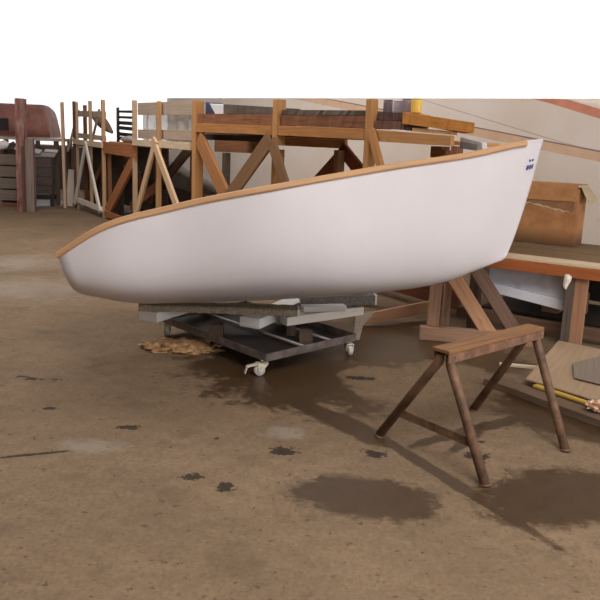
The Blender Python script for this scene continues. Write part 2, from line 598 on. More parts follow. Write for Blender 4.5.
for i, ct in enumerate(cor):
    ctr = c0 + e1 * L1 / 2 + e2 * L2 / 2
    base = ct + (ctr - ct).normalized() * 0.06
    dirv = V((-0.9, -0.35, 0)).normalized() if i == 0 else V((0.3, -0.9, 0)).normalized()
    sd = Z.cross(dirv)
    bm = bmesh.new()
    bar(bm, base + Z * .113 - dirv * .035, base + Z * .113 + dirv * .035, 0.07, 0.006)
    tube(bm, [base + Z * .112, base + Z * .09], 0.02)
    bar(bm, base + Z * .09 - dirv * .02, base + Z * .088 + dirv * .05, 0.056, 0.008)
    for s in (-1, 1):
        prism(bm, [base + sd * s * .026 + q for q in (Z * .09 - dirv * .02, Z * .09 + dirv * .06, Z * .035 + dirv * .055, Z * .028 + dirv * .03)], sd * s * .005)
    k = obj('caster', bm, CAST, dolly, .002)
    bm = bmesh.new()
    lathe(bm, base + dirv * .04 + Z * .04 - sd * .018, [(.012, 0), (.036, 0), (.04, .005), (.04, .031), (.036, .036), (.012, .036)], 22, sd)
    obj('wheel', bm, RUB, k)
    if i == 0:
        bm = bmesh.new()
        bar(bm, base + dirv * .05 + Z * .085, base + dirv * .13 + Z * .07, 0.045, 0.006)
        bar(bm, base + dirv * .13 + Z * .07, base + dirv * .145 + Z * .02, 0.03, 0.006, dirv)
        obj('brake_pedal', bm, CAST, k, .002)
# near-black sheet added in the frame to deepen the shade under the boat
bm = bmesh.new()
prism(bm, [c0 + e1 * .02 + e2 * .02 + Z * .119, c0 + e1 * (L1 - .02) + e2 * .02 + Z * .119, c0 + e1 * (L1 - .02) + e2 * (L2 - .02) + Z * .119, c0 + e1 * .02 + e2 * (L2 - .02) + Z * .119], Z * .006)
obj('shade_sheet', bm, paint((44, 38, 35), .7, .25, 6, spec=.2), dolly)
# dark spacers between the angle frame and the cross timbers
for a, nm in ((c0 + e2 * .72 + e1 * .1, 0), (c0 + e1 * .52 + e2 * .14, 1), (c0 + e1 * .9 + e2 * .75, 2)):
    one_bar('spacer_block', a + Z * .1255, a + Z * .219, .12, .1, DARK, dolly, (1, 0, 0))

def under(x, y, r=.12):
    """lowest hull height above a spot"""
    c = [p.z for p in hullpts if (p.x - x) ** 2 + (p.y - y) ** 2 < r * r]
    return min(c) if c else 9

# cross timbers, white painted
WT = wood((222, 220, 218), 0.08, 0.7, knots=0.12)
def cross_timber(p, d, L, label, w=.17, h=.077, z=.222, mat=WT):
    a = V((p[0], p[1], z + h / 2))
    b2 = a + V(d).normalized() * L
    o = one_bar('cradle_timber', a, b2, w, h, mat)
    return tag(o, label, 'timber', 'white painted timbers across the dolly')
cross_timber((-1.15, 5.53), (.45, .9, 0), 1.0, 'short white painted timber under the stern end of the carpeted bunk')
cross_timber((-.37, 5.46), (.4, .92, 0), 1.0, 'white painted timber with square cut end above the dolly caster')
# carpet covered bunks under the keel
CARP = paint((150, 138, 118), 0.95, 0.35, 60, 0.0, (104, 94, 80), 0.8, 0.1)
CARP2 = paint((128, 120, 116), 0.95, 0.35, 60, 0.0, (92, 86, 82), 0.8, 0.1)
def bunk(a, b2, zt, h, w, cm, label, endm):
    a, b2 = V(a), V(b2)
    t = thing('boat_bunk', label, 'bunk', (a + b2) / 2 + Z * (zt - h), 'carpeted bunks under the dinghy')
    d = (b2 - a).normalized()
    bm = bmesh.new()
    n = 24
    side = d.cross(Z)
    rows = []
    for i in range(n + 1):
        p = a + (b2 - a) * i / n
        rows.append([bm.verts.new(p + side * q[0] * w / 2 + Z * (zt + q[1]) + V((0, 0, random.uniform(-.003, .002)))) for q in ((-1, -h), (-1, -.01), (-.85, 0), (.85, 0), (1, -.01), (1, -h))])
    for r1, r2 in zip(rows, rows[1:]):
        for j in range(6):
            bm.faces.new((r1[j], r1[(j + 1) % 6], r2[(j + 1) % 6], r2[j]))
    bm.faces.new(rows[0])
    bm.faces.new(rows[-1][::-1])
    obj('carpet_cover', bm, cm, t)
    one_bar('end_board', b2 + Z * (zt - h / 2), b2 + d * .018 + Z * (zt - h / 2), w * .95, h * .95, endm, t)
    return t
z1 = .35
bunk((-1.22, 5.62, 0), (-.02, 5.66, 0), z1, .048, .2, CARP, 'long tan carpeted bunk board under the stern half of the dinghy', WT)
bunk((0.0, 6.02, 0), (.60, 6.08, 0), .405, .085, .2, CARP2, 'shorter grey carpeted bunk board with white end plate under the dinghy', WT)
# pale board and bracket leg
t = thing('support_bracket', 'pale board on a tapered plywood leg beside the dolly', 'bracket', (.2, 5.9, 0))
one_bar('board', (-.12, 5.62, .25), (.50, 6.06, .262), .1, .07, WHITEB, t)
one_bar('upper_board', (.02, 5.76, .32), (.36, 5.86, .32), .09, .045, GREYW, t)
bm = bmesh.new()
prism(bm, [(.47, 6.07, .23), (.63, 6.07, .26), (.53, 6.07, .12), (.51, 6.07, 0), (.46, 6.07, 0)], (0, .02, 0))
obj('leg', bm, wood((206, 190, 170), 0.15), t)
one_bar('packing_block', (-.06, 5.66, .127), (-.06, 5.66, .217), .07, .07, DARK, t, (1, 0, 0))

# crumbled foam heap
bm = bmesh.new()
bmesh.ops.create_icosphere(bm, subdivisions=5, radius=1)
for v in bm.verts:
    p = v.co.copy()
    q = V((p.x * .30, p.y * .16, max(p.z, -0.05) * .05))
    nn = noise.fractal(V((p.x * 4, p.y * 3, p.z * 3)), 1, 2, 5)
    n3 = noise.noise(V((p.x * 14, p.y * 9, p.z * 7)))
    f = 1 + .28 * nn
    q.x *= f
    q.y *= f
    if p.z > -.05:
        q.z = max(0.004, q.z * (1 + .5 * nn) + .012 * n3 + .012)
    v.co = q
bmesh.ops.rotate(bm, cent=(0, 0, 0), matrix=Matrix.Rotation(math.radians(2), 3, 'Z'), verts=bm.verts)
bmesh.ops.translate(bm, vec=(-.91, 5.60, 0), verts=bm.verts)
m, nt, b = new_mat('crumbled_foam')
tc = nt.nodes.new('ShaderNodeTexCoord')
n = noise_tex(nt, tc.outputs['Object'], 22, 6, 0.75)
c = ramp(nt, n, [(0.32, lin((88, 60, 40))), (0.48, lin((160, 122, 82))), (0.6, lin((190, 156, 112))), (0.72, lin((208, 192, 172)))])
nt.links.new(c, b.inputs['Base Color'])
b.inputs['Roughness'].default_value = 0.95
o = obj('foam_scrap', bm, m, smooth=True)
tag(o, 'flattened tan crumbled foam scrap on the floor by the dolly', 'scrap')

# ------------------------------------------------------------------ SAWHORSE
RUST = paint((120, 92, 72), 0.6, 0.3, 10, 0.3, (82, 56, 44), 0.7)
sh = thing('sawhorse', 'rusty pipe legged sawhorse with a worn wooden top on the wet floor', 'sawhorse', (1.0, 3.9, 0))
ax = V((.65, .56, 0)).normalized()
px_ = V((ax.y, -ax.x, 0))
top_a, top_b = V((.725, 3.68, 0)), V((1.395, 4.30, 0))
ctop = []
bm = bmesh.new()
bar(bm, top_a + Z * .590 + ax * .0, top_b + Z * .590 + ax * .0, .112, .02)
obj('top_board', bm, wood((150, 108, 72), 0.35, 0.7, knots=0.3), sh, .005)
for s in (-1, 1):
    bm = bmesh.new()
    bar(bm, top_a + Z * .556 + px_ * s * .052, top_b + Z * .556 + px_ * s * .052, .008, .047)
    obj('steel_flange', bm, paint((140, 104, 84), 0.6, 0.25, 12, 0.2, (92, 64, 50), 0.6), sh, .002)
feet = {('a', 1): V((.935, 3.385, 0)), ('a', -1): V((.475, 3.975, 0)), ('b', 1): V((1.485, 3.86, 0)), ('b', -1): V((1.11, 4.46, 0))}
mids = {}
for (e, s), ft in feet.items():
    tp = (top_a + ax * .04 if e == 'a' else top_b - ax * .04) + px_ * s * .036
    knee = tp + (ft - tp) * .13
    bm = bmesh.new()
    tube(bm, [tp + Z * .565, tp + Z * .52, knee + Z * .455, ft + Z * .006], .025, 14)
    lg = obj('leg', bm, RUST, sh)
    bm = bmesh.new()
    tube(bm, [ft + (knee - ft) * .012 + Z * .012, ft], .029, 14)
    obj('foot', bm, RUST, lg)
    mids[(e, s)] = knee + Z * .455 + (ft - knee - Z * .45) * .62
bm = bmesh.new()
bar(bm, mids[('a', -1)], mids[('a', 1)], .008, .045)
obj('cross_brace', bm, RUST, sh)

# ------------------------------------------------------------------ SHEETS AND TIMBERS ON THE FLOOR BY THE SAWHORSE
PLY = wood((176, 150, 122), 0.12, 0.8, knots=0.12)
bm = bmesh.new()
prism(bm, [(1.58, 4.97, .052), (2.16, 6.05, .06), (2.44, 5.80, .06), (2.55, 5.2, .05), (2.15, 4.55, .03), (1.9, 4.66, .035)], (0, 0, .012))
o = tag(obj('plywood_sheet', bm, PLY, bevel=.002), 'pale plywood sheet lying on the floor behind the sawhorse', 'sheet')
bm = bmesh.new()
prism(bm, [(1.93, 5.02, .065), (2.04, 5.36, .073), (2.33, 5.58, .0735), (2.47, 5.2, .068), (2.12, 4.85, .062)], (0, 0, .006))
tag(obj('cardboard_sheet', bm, wood((142, 128, 114), 0.12, 0.85, knots=0.1)), 'grey brown cardboard piece lying on the plywood sheet', 'cardboard')
o = one_bar('floor_timber', (1.35, 5.02, .026), (1.98, 4.12, .026), .14, .05, wood((118, 96, 78), 0.25))
tag(o, 'dark weathered timber lying on the floor behind the sawhorse', 'timber')
o = one_bar('yellow_batten', (1.60, 4.83, .061), (1.86, 4.48, .061), .045, .018, wood((206, 168, 74), 0.15))
tag(o, 'yellow painted batten lying on the dark timber', 'batten')
bm = bmesh.new()
bmesh.ops.create_icosphere(bm, subdivisions=4, radius=1)
for v in bm.verts:
    p = v.co.copy()
    nn = noise.noise(p * 3.5)
    v.co = V((p.x * .075, p.y * .06, p.z * .03)) * (1 + .55 * nn) + V((1.86, 4.38, .083))
zmin = min(v.co.z for v in bm.verts)
for v in bm.verts:
    v.co.z -= zmin - .053
m, nt, b = new_mat('crumpled_wrapper')
tc = nt.nodes.new('ShaderNodeTexCoord')
n = noise_tex(nt, tc.outputs['Object'], 34, 3, 0.6)
nt.links.new(ramp(nt, n, [(0.4, lin((170, 108, 64))), (0.52, lin((206, 176, 150))), (0.62, lin((232, 224, 216)))]), b.inputs['Base Color'])
tag(obj('crumpled_wrapper', bm, m), 'crumpled white and tan wrapper on the end of the dark timber', 'wrapper')
o = one_bar('wooden_lath', (1.53, 5.48, .012), (1.82, 5.42, .012), .03, .024, PALE)
tag(o, 'thin pale lath on the floor under the sawhorse top', 'lath')

# ------------------------------------------------------------------ WORKBENCH
B0 = V((1.7, 6.42, 0))
Bd = V((.83, -.557, 0)).normalized()
Bn = V((.557, .83, 0)).normalized()
def BQ(s, off, z):
    return B0 + Bd * s + Bn * off + Z * z
bench = thing('workbench', 'long wooden workbench with a red brown apron behind the bow', 'workbench', BQ(.4, .5, 0))
one_bar('top_plank', BQ(-.3, .09, .705), BQ(1.0, .09, .705), .18, .03, PALE, bench)
one_bar('top_plank', BQ(-.3, .45, .700), BQ(1.0, .45, .700), .5, .03, wood((138, 112, 82), 0.25), bench)
one_bar('top_plank', BQ(-.3, 1.1, .705), BQ(1.0, 1.1, .705), .76, .03, wood((132, 108, 82), 0.25), bench)
one_bar('apron', BQ(-.3, -.005, .645), BQ(1.0, -.005, .645), .035, .088, APRON, bench)
one_bar('leg', BQ(.70, .045, 0), BQ(.70, .045, .69), .10, .05, wood((180, 134, 104), 0.22), bench, Bn)
one_bar('leg', BQ(.615, .06, 0), BQ(.615, .06, .69), .07, .08, DARKG, bench, Bn)
one_bar('leg', BQ(-.22, .1, 0), BQ(-.22, .1, .69), .09, .09, DARK, bench, Bn)
for s in (-.22, .85):
    one_bar('leg', BQ(s, 1.35, 0), BQ(s, 1.35, .69), .09, .09, DARK, bench, Bn)
one_bar('stretcher', BQ(-.45, .28, .1), BQ(.95, .28, .1), .05, .1, wood((120, 92, 74), 0.25), bench)
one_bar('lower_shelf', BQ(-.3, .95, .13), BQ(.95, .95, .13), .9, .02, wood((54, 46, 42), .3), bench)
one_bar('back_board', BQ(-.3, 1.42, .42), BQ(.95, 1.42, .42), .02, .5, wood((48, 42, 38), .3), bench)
# grey skirting panel hung under the top, with a projecting ledge
GP = paint((206, 208, 216), 0.6, 0.06, 3, 0.0, (150, 146, 146), 0.4)
bm = bmesh.new()
prism(bm, [BQ(-.13, .16, .66), BQ(.57, .16, .66), BQ(.57, .16, .295), BQ(-.13, .16, .37)], Bn * .02)
obj('grey_panel', bm, GP, bench)
bm = bmesh.new()
prism(bm, [BQ(-.13, .135, .44), BQ(.57, .135, .368), BQ(.57, .135, .285), BQ(-.13, .135, .36)], Bn * .024)
obj('panel_ledge', bm, paint((232, 234, 242), 0.55, 0.05, 3), bench, .006)
# offcuts on the lower shelf
for (s, off, z, L, w, h, c, lab) in ((.30, .72, .142, .16, .12, .13, (150, 116, 84), 'brown square offcut block on the bench shelf'),
                                     (.53, .66, .142, .08, .09, .15, (186, 150, 114), 'pale upright offcut block on the bench shelf near the leg'),
                                     (.48, .86, .142, .2, .1, .2, (128, 96, 74), 'dark tall offcut block at the back of the bench shelf')):
    o = one_bar('wood_offcut', BQ(s - L / 2, off, z + h / 2), BQ(s + L / 2, off, z + h / 2), w, h, wood(c, .2))
    tag(o, lab, 'offcut', 'offcuts on the bench shelf')
# white rag on the apron
bm = bmesh.new()
rows = []
cr_ = BQ(.60, -.05, 0)
for i, (z, w, d) in enumerate(((.628, .018, .012), (.61, .03, .02), (.58, .03, .022), (.54, .022, .018), (.515, .014, .012), (.505, .006, .006))):
    rows.append([bm.verts.new(cr_ + Z * z + Bd * (w * math.cos(a) + .008 * math.sin(i * 1.3)) + Bn * d * math.sin(a) * (1 + .3 * math.sin(3 * a))) for a in [k * math.pi / 6 for k in range(12)]])
for r1, r2 in zip(rows, rows[1:]):
    for j in range(12):
        bm.faces.new((r1[j], r1[(j + 1) % 12], r2[(j + 1) % 12], r2[j])).smooth = True
bm.faces.new(rows[0])
bm.faces.new(rows[-1][::-1])
tag(obj('white_rag', bm, paint((240, 232, 218), 0.8, 0.08, 20)), 'small twisted white rag hanging from the workbench apron', 'rag')

# ------------------------------------------------------------------ CARDBOARD BOX
m, nt, b = new_mat('old_cardboard')
tc = nt.nodes.new('ShaderNodeTexCoord')
n = noise_tex(nt, tc.outputs['Object'], 5, 6, 0.65)
c = ramp(nt, n, [(0.3, lin((150, 102, 62))), (0.55, lin((182, 130, 84))), (0.75, lin((196, 146, 100)))])
sp = nt.nodes.new('ShaderNodeSeparateXYZ')
nt.links.new(tc.outputs['Object'], sp.inputs[0])
mr = nt.nodes.new('ShaderNodeMapRange')
mr.inputs['From Min'].default_value = .86
mr.inputs['From Max'].default_value = .72
nt.links.new(math_node(nt, 'SUBTRACT', sp.outputs['Z'], math_node(nt, 'MULTIPLY', math_node(nt, 'SUBTRACT', n, .4), .16)), mr.inputs['Value'])
c = mix(nt, math_node(nt, 'MULTIPLY', mr.outputs['Result'], .75), c, lin((58, 40, 28)))   # soaked lower edge
nt.links.new(c, b.inputs['Base Color'])
b.inputs['Roughness'].default_value = .9
CARD = m
CARDL = paint((176, 126, 80), .9, .1, 6)
TORN = paint((206, 188, 162), .95, .15, 30)
box = thing('cardboard_box', 'torn brown cardboard box with a creased lid on the workbench', 'box', BQ(.03, 1.25, .72))
s0, s1, o0, o1, zb, zt = -.30, .335, 1.05, 1.38, .722, 1.27
bm = bmesh.new()
uvl = bm.loops.layers.uv.verify()
def wall(a, b2, th):
    bar(bm, a, b2, th, zt - zb)
hz = (zb + zt) / 2
wall(BQ(s0, o0, hz), BQ(s1, o0, hz), .006)
wall(BQ(s0, o1, hz), BQ(s1, o1, hz), .006)
wall(BQ(s0, o0, hz), BQ(s0, o1, hz), .006)
wall(BQ(s1, o0, hz), BQ(s1, o1, hz), .006)
bar(bm, BQ(s0, (o0 + o1) / 2, zb + .003), BQ(s1, (o0 + o1) / 2, zb + .003), o1 - o0, .006)
obj('carton', bm, CARD, box)
bm = bmesh.new()
prism(bm, [BQ(s0 + .02, o0 - .012, 1.145), BQ(s1 - .015, o0 - .012, 1.15), BQ(s1 - .005, o0 + .02, 1.31), BQ(s0 + .04, o0 + .02, 1.31)], Bn * .005)
obj('lid_flap', bm, CARDL, box)
bm = bmesh.new()
bar(bm, BQ(s0 + .02, (o0 + o1) / 2 + .02, 1.305), BQ(s1, (o0 + o1) / 2 + .02, 1.305), .31, .006)
obj('top_flap', bm, CARDL, box)
bm = bmesh.new()
prism(bm, [BQ(s1 + .008, o0 + .03, 1.30), BQ(s1 + .008, o1 - .03, 1.30), BQ(s1 + .12, o1 - .05, 1.16), BQ(s1 + .10, o0 + .05, 1.13)], Bd * .004 + Z * .004)
obj('side_flap', bm, wood((196, 178, 148), .1), box)
bm = bmesh.new()
random.seed(9)
pts = []
n = 22
for i in range(n + 1):
    s = s0 + .04 + (s1 - s0 - .1) * i / n
    z = 1.135 - .085 * i / n + random.uniform(-.01, .01)
    pts.append((s, z, random.uniform(.002, .009)))
for (sa, za, wa), (sb, zb2, wb) in zip(pts, pts[1:]):
    prism(bm, [BQ(sa, o0 - .006, za - wa), BQ(sb, o0 - .006, zb2 - wb), BQ(sb, o0 - .006, zb2 + wb), BQ(sa, o0 - .006, za + wa)], Bn * .003)
obj('torn_strip', bm, TORN, box)
bm = bmesh.new()
prism(bm, [BQ(s0 + .02, o0 - .0045, 1.145), BQ(s1 - .02, o0 - .0045, 1.15), BQ(s1 - .02, o0 - .0045, 1.05), BQ(s1 - .2, o0 - .0045, 1.08), BQ(s0 + .2, o0 - .0045, 1.12)], Bn * .0015)
obj('exposed_lining', bm, paint((150, 108, 78), .9, .12, 10), box)

# ------------------------------------------------------------------ TRESTLE UNDER THE BOW
tr = thing('timber_trestle', 'rough timber trestle with a post and slanting struts under the bow', 'trestle', (1.5, 6.2, 0))
one_bar('sill_beam', (1.03, 6.20, .055), (2.0, 6.08, .055), .09, .11, TRES, tr)
one_bar('post', (1.14, 6.24, .11), (1.16, 6.26, .80), .095, .05, TRES, tr, (0, 1, 0))
one_bar('post', (1.27, 6.36, 0), (1.27, 6.36, .8), .06, .06, wood((158, 124, 98), .25), tr, (0, 1, 0))
one_bar('strut', (1.62, 6.15, .06), (1.08, 6.2, .82), .05, .12, wood((202, 152, 116), .2), tr, (1, 0, 0.5))
one_bar('strut', (1.84, 6.26, .10), (1.33, 6.34, .82), .05, .115, wood((124, 98, 82), .25), tr, (1, 0, 0.5))
o = one_bar('plank', (.58, 6.56, .061), (1.25, 6.95, .13), .03, .11, wood((206, 158, 120), .18))
tag(o, 'light brown plank on edge between the bracket and the trestle', 'plank')

# ------------------------------------------------------------------ STORAGE RACKS
def rpost(parent, t, w, z0, z1, mat, off=None, name='post', dt=0.0):
    off = w / 2 if off is None else off
    return one_bar(name, RK(t, z0, off), RK(t + dt, z1, off), w, w, mat, parent, D)
def rrail(parent, t0, t1, za0, za1, zb0, zb1, mat, off=0.0, th=.04, name='rail'):
    """board along the rack, za = bottom/top at t0, zb at t1"""
    bm = bmesh.new()
    prism(bm, [RK(t0, za0, off), RK(t1, zb0, off), RK(t1, zb1, off), RK(t0, za1, off)], BK * th)
    return obj(name, bm, mat, parent, .003)
def rbrace(parent, p, q, w, mat, off=0.0, th=.04, name='brace'):
    a, b2 = RK(p[0], p[1], off + th / 2), RK(q[0], q[1], off + th / 2)
    d = (b2 - a).normalized()
    up = d.cross(BK)
    return one_bar(name, a, b2, th, w, mat, parent, up)

# --- far rack
ra = thing('storage_rack', 'far storage rack with pale A shaped battens past the bow end of the aisle', 'rack', RK(1.1, 0, .5))
ra['label'] = 'farthest wooden storage rack with white battens next to the thin bare pole'
rpost(ra, .06, .06, 0, 2.25, wood((110, 82, 64), .25))
rpost(ra, .26, .055, 0, 2.23, wood((196, 164, 136), .15))
rpost(ra, 1.22, .06, 0.1, 2.23, wood((190, 156, 126), .15))
rpost(ra, 2.05, .065, 0, 2.23, wood((200, 160, 122), .18))
rrail(ra, .1, 2.1, 1.37, 1.47, 1.34, 1.445, PALE, -.03)
rrail(ra, .1, 2.0, 1.50, 1.60, 1.47, 1.56, GREYB, .066)
rrail(ra, .1, 2.0, 1.94, 2.06, 1.90, 2.02, GREYB, .066)
rrail(ra, .35, 2.05, .15, .26, .11, .21, WHITEB, -.03)
rbrace(ra, (1.18, 1.42), (.25, .13), .10, WHITEB, -.075)
rbrace(ra, (1.12, 1.42), (2.05, .12), .10, WHITEB, -.075)
rbrace(ra, (-.2, .2), (1.3, 1.25), .14, BROWN, .34)
rrail(ra, -.65, 2.0, .05, 1.33, .05, 1.33, wood((82, 66, 56), .3), .42, .02, 'back_panel')
one_bar('deck', RK(-.3, 1.35, .26), RK(2.1, 1.33, .26), .38, .03, DARK, ra)
rpost(ra, -.3, .07, 0, 2.2, BROWN, .36)
rbrace(ra, (.0, 1.45), (.55, 2.1), .05, GREYB, .4)

# --- middle rack
rb = thing('storage_rack', 'middle wooden storage rack with brown diagonal braces and large pale A battens', 'rack', RK(4.2, 0, .5))
rrail(rb, 2.12, 3.88, 1.25, 1.46, 1.22, 1.44, REDBR, .0, .05, 'beam')
rbrace(rb, (2.2, .14), (3.74, 1.2), .22, REDBR, .02, .05)
rrail(rb, 2.2, 3.9, .05, .16, .02, .13, wood((176, 116, 72), .25), -.02)
rrail(rb, 2.12, 2.22, 0, 1.25, 0, 1.25, BROWN, .08, .05, 'stud')
rpost(rb, 3.80, .07, 0, 2.18, wood((206, 172, 138), .15))
rpost(rb, 4.95, .06, 0, 2.14, PINE)
rrail(rb, 3.84, 6.28, 1.43, 1.53, 1.42, 1.53, PALE, -.03)
rrail(rb, 3.8, 6.28, 1.55, 1.70, 1.56, 1.71, GREYB, .09, .03)
rrail(rb, 3.8, 6.28, 1.94, 2.14, 1.92, 2.12, GREYB, .09, .03)
rbrace(rb, (5.03, 1.54), (3.98, .1), .13, wood((222, 188, 150), .12, knots=.2), -.075)
rbrace(rb, (4.90, 1.54), (6.40, .1), .14, wood((222, 188, 150), .12, knots=.2), -.075)
rpost(rb, 4.72, .06, 0, 1.4, wood((206, 160, 110), .15), .1)
rbrace(rb, (.95, 1.32), (2.9, .42), .2, BROWN, .66, .04)
rbrace(rb, (2.75, .66), (4.25, 1.44), .2, wood((98, 78, 62), .3), .86, .04)
rbrace(rb, (1.9, .2), (3.4, .72), .18, wood((176, 120, 82), .25), .6, .04)
rpost(rb, 1.2, .08, 0, 1.42, BROWN, 1.05)
rpost(rb, 3.95, .08, 0, 1.42, BROWN, 1.05)
one_bar('deck', RK(3.86, 1.415, .45), RK(4.9, 1.415, .45), .6, .025, DARK, rb)
one_bar('deck', RK(.9, 1.445, .80), RK(3.7, 1.435, .80), .60, .025, REDBR, rb)
one_bar('deck', RK(2.2, 1.445, .28), RK(3.7, 1.435, .28), .36, .025, REDBR, rb)
rrail(rb, 1.0, 4.2, .02, .14, .02, .14, DARK, 1.0)
one_bar('lower_shelf', RK(.3, .88, .78), RK(1.9, .88, .78), .12, .03, wood((176, 160, 142), .2), rb)
rrail(rb, .2, 3.1, .12, 1.40, .12, 1.40, wood((122, 106, 94), .3), .92, .02, 'back_panel')
rrail(rb, 3.12, 5.3, .12, .70, .12, .62, wood((74, 64, 58), .3), .92, .02, 'back_panel')

# --- near rack
rc = thing('storage_rack', 'nearest storage rack of orange timber standing behind the dinghy', 'rack', RK(9, 0, .5))
rpost(rc, 6.37, .125, 0, 2.115, HONEY)
rpost(rc, 8.69, .115, 1.55, 2.07, HONEY)
rpost(rc, 8.50, .115, 0, 1.5, wood((196, 142, 92), .2), .17)
rpost(rc, 10.50, .085, 0, 2.03, HONEY)
rpost(rc, 11.50, .07, 0, 1.58, BROWN, .12)
rrail(rc, 6.44, 8.62, 1.678, 1.803, 1.665, 1.775, ORANGE, 0)
rrail(rc, 8.76, 10.44, 1.665, 1.775, 1.645, 1.75, ORANGE, 0)
rrail(rc, 10.56, 11.68, 1.635, 1.745, 1.615, 1.70, HONEY, 0)
rrail(rc, 6.02, 8.3, 1.575, 1.662, 1.585, 1.655, wood((70, 54, 46), .3), .3, name='underside_shade')  # dark board added to stand in for the shade below the deck
rrail(rc, 5.15, 6.65, 1.39, 1.59, 1.41, 1.59, BROWN, .9, name='back_beam')
rrail(rc, 6.95, 8.85, 1.54, 1.66, 1.54, 1.66, ORANGE, .9, name='back_beam')
rbrace(rc, (6.50, 1.60), (7.9, .40), .24, wood((188, 130, 84), .22), .005, .05)
rbrace(rc, (8.63, 1.62), (6.9, .36), .21, wood((150, 112, 80), .22), -.035, .03)
rbrace(rc, (8.66, 1.6), (9.5, .45), .17, wood((150, 112, 80), .22), -.035, .03)
rbrace(rc, (8.85, 1.52), (7.95, .9), .17, wood((150, 88, 58), .25), .9, .04)
rbrace(rc, (8.75, 1.55), (9.7, .95), .17, wood((150, 88, 58), .25), .9, .04)
rpost(rc, 8.80, .1, 0, 1.52, wood((172, 130, 92), .22), .86)
rpost(rc, 5.5, .1, 0, 1.385, DARKG, .95)
rpost(rc, 10.7, .09, 0, 1.62, BROWN, 1.0)
rbrace(rc, (10.60, 1.74), (11.0, 1.0), .085, HONEY, -.05, .04)
one_bar('deck', RK(6.34, 1.68, .50), RK(10.5, 1.655, .50), .78, .03, DARK, rc)
one_bar('deck', RK(10.55, 1.675, .42), RK(11.5, 1.64, .42), .7, .03, HONEY, rc)
rrail(rc, 8.6, 11.4, .1, .3, .1, .3, wood((124, 74, 52), .3), .5, .05, 'lower_rail')
rrail(rc, 5.4, 8.8, .1, .25, .1, .25, DARK, .82, .03, 'lower_rail')
one_bar('block', RK(11.15, 1.56, .3), RK(11.30, 1.56, .3), .1, .1, BROWN, rc)

# --- lumber on the near rack
def lumber(t0, t1, z0a, z1a, z0b, z1b, mat, off, th, label, name='lumber_plank', skew=0.0):
    bm = bmesh.new()
    n = 26
    random.seed(int(t0 * 100) + int(z1a * 100))
    uvl = bm.loops.layers.uv.verify()
    ring = []
    for i in range(n + 1):
        f = i / n
        w1, w2 = random.uniform(-.007, .007), random.uniform(-.007, .007)
        zl, zh = z0a + (z0b - z0a) * f, z1a + (z1b - z1a) * f
        t = t0 + (t1 - t0) * f
        ring.append([bm.verts.new(p) for p in (RK(t, zl, off + w1), RK(t, zh, off + w2), RK(t - skew * f, zh, off + th), RK(t - skew * f, zl, off + th))])
    for i, (a, b2) in enumerate(zip(ring, ring[1:])):
        for j in range(4):
            f = bm.faces.new((a[j], a[(j + 1) % 4], b2[(j + 1) % 4], b2[j]))
            u0, u1 = i * (t1 - t0) / n, (i + 1) * (t1 - t0) / n
            for lp, uv in zip(f.loops, ((u0, j * .2), (u0, j * .2 + .2), (u1, j * .2 + .2), (u1, j * .2))):
                lp[uvl].uv = uv
    bm.faces.new(ring[0])
    bm.faces.new(ring[-1][::-1])
    return tag(obj(name, bm, mat), label, 'plank', 'planks stacked on the near rack')
KNOT = wood((160, 108, 76), .45, knots=.85)
lumber(6.45, 8.62, 1.808, 1.93, 1.78, 1.905, KNOT, .03, .3, 'knotty brown plank on the near rack beside its thick left post')
lumber(7.2, 8.60, 1.928, 2.05, 1.910, 1.985, DARKG, .06, .34, 'dark grey weathered plank lying on the knotty brown plank')
lumber(8.76, 10.43, 1.781, 1.895, 1.755, 1.875, wood((146, 98, 68), .4, knots=.9), .03, .32, 'knotty rough edged plank in the second bay of the near rack')
lumber(8.76, 10.43, 1.90, 1.955, 1.88, 1.925, DARKG, .05, .36, 'thin grey plank on the rough edged plank in the second bay')
lumber(10.58, 11.01, 1.755, 1.83, 1.745, 1.82, wood((132, 96, 84), .3), .03, .3, 'short reddish brown board under the cans')
lumber(10.58, 11.01, 1.835, 1.90, 1.825, 1.89, wood((112, 84, 76), .3), .05, .28, 'short dark brown board directly under the cans')
lumber(11.14, 11.68, 1.732, 1.764, 1.706, 1.734, wood((222, 180, 124), .12), .02, .05, 'pale thin board under the bright orange plank')
lumber(11.03, 11.95, 1.797, 1.90, 1.725, 1.805, BRIGHT, .0, .2, 'bright orange plank jutting past the right end of the near rack', skew=.34)
o = one_bar('scrap_block', RK(11.04, 1.762, .12), RK(11.12, 1.758, .12), .18, .045, DARK)
tag(o, 'small dark block wedged under the bright orange plank', 'block')
# weathered grey piece beyond the rack end
bm = bmesh.new()
prism(bm, [RK(11.56, 1.605, .22), RK(11.84, 1.585, .22), RK(11.82, 1.655, .22), RK(11.56, 1.695, .22)], BK * .06)
obj_ = obj('metal_channel', bm, paint((206, 204, 202), .6, .12, 8), None, .003)
tag(obj_, 'grey channel sticking out under the bright orange plank', 'channel')
bm = bmesh.new()
prism(bm, [RK(11.57, 1.60, .214), RK(11.78, 1.585, .214), RK(11.78, 1.635, .214), RK(11.57, 1.66, .214)], BK * .004)
o2 = obj('dark_web', bm, paint((150, 150, 152), .6, .2, 12), obj_)

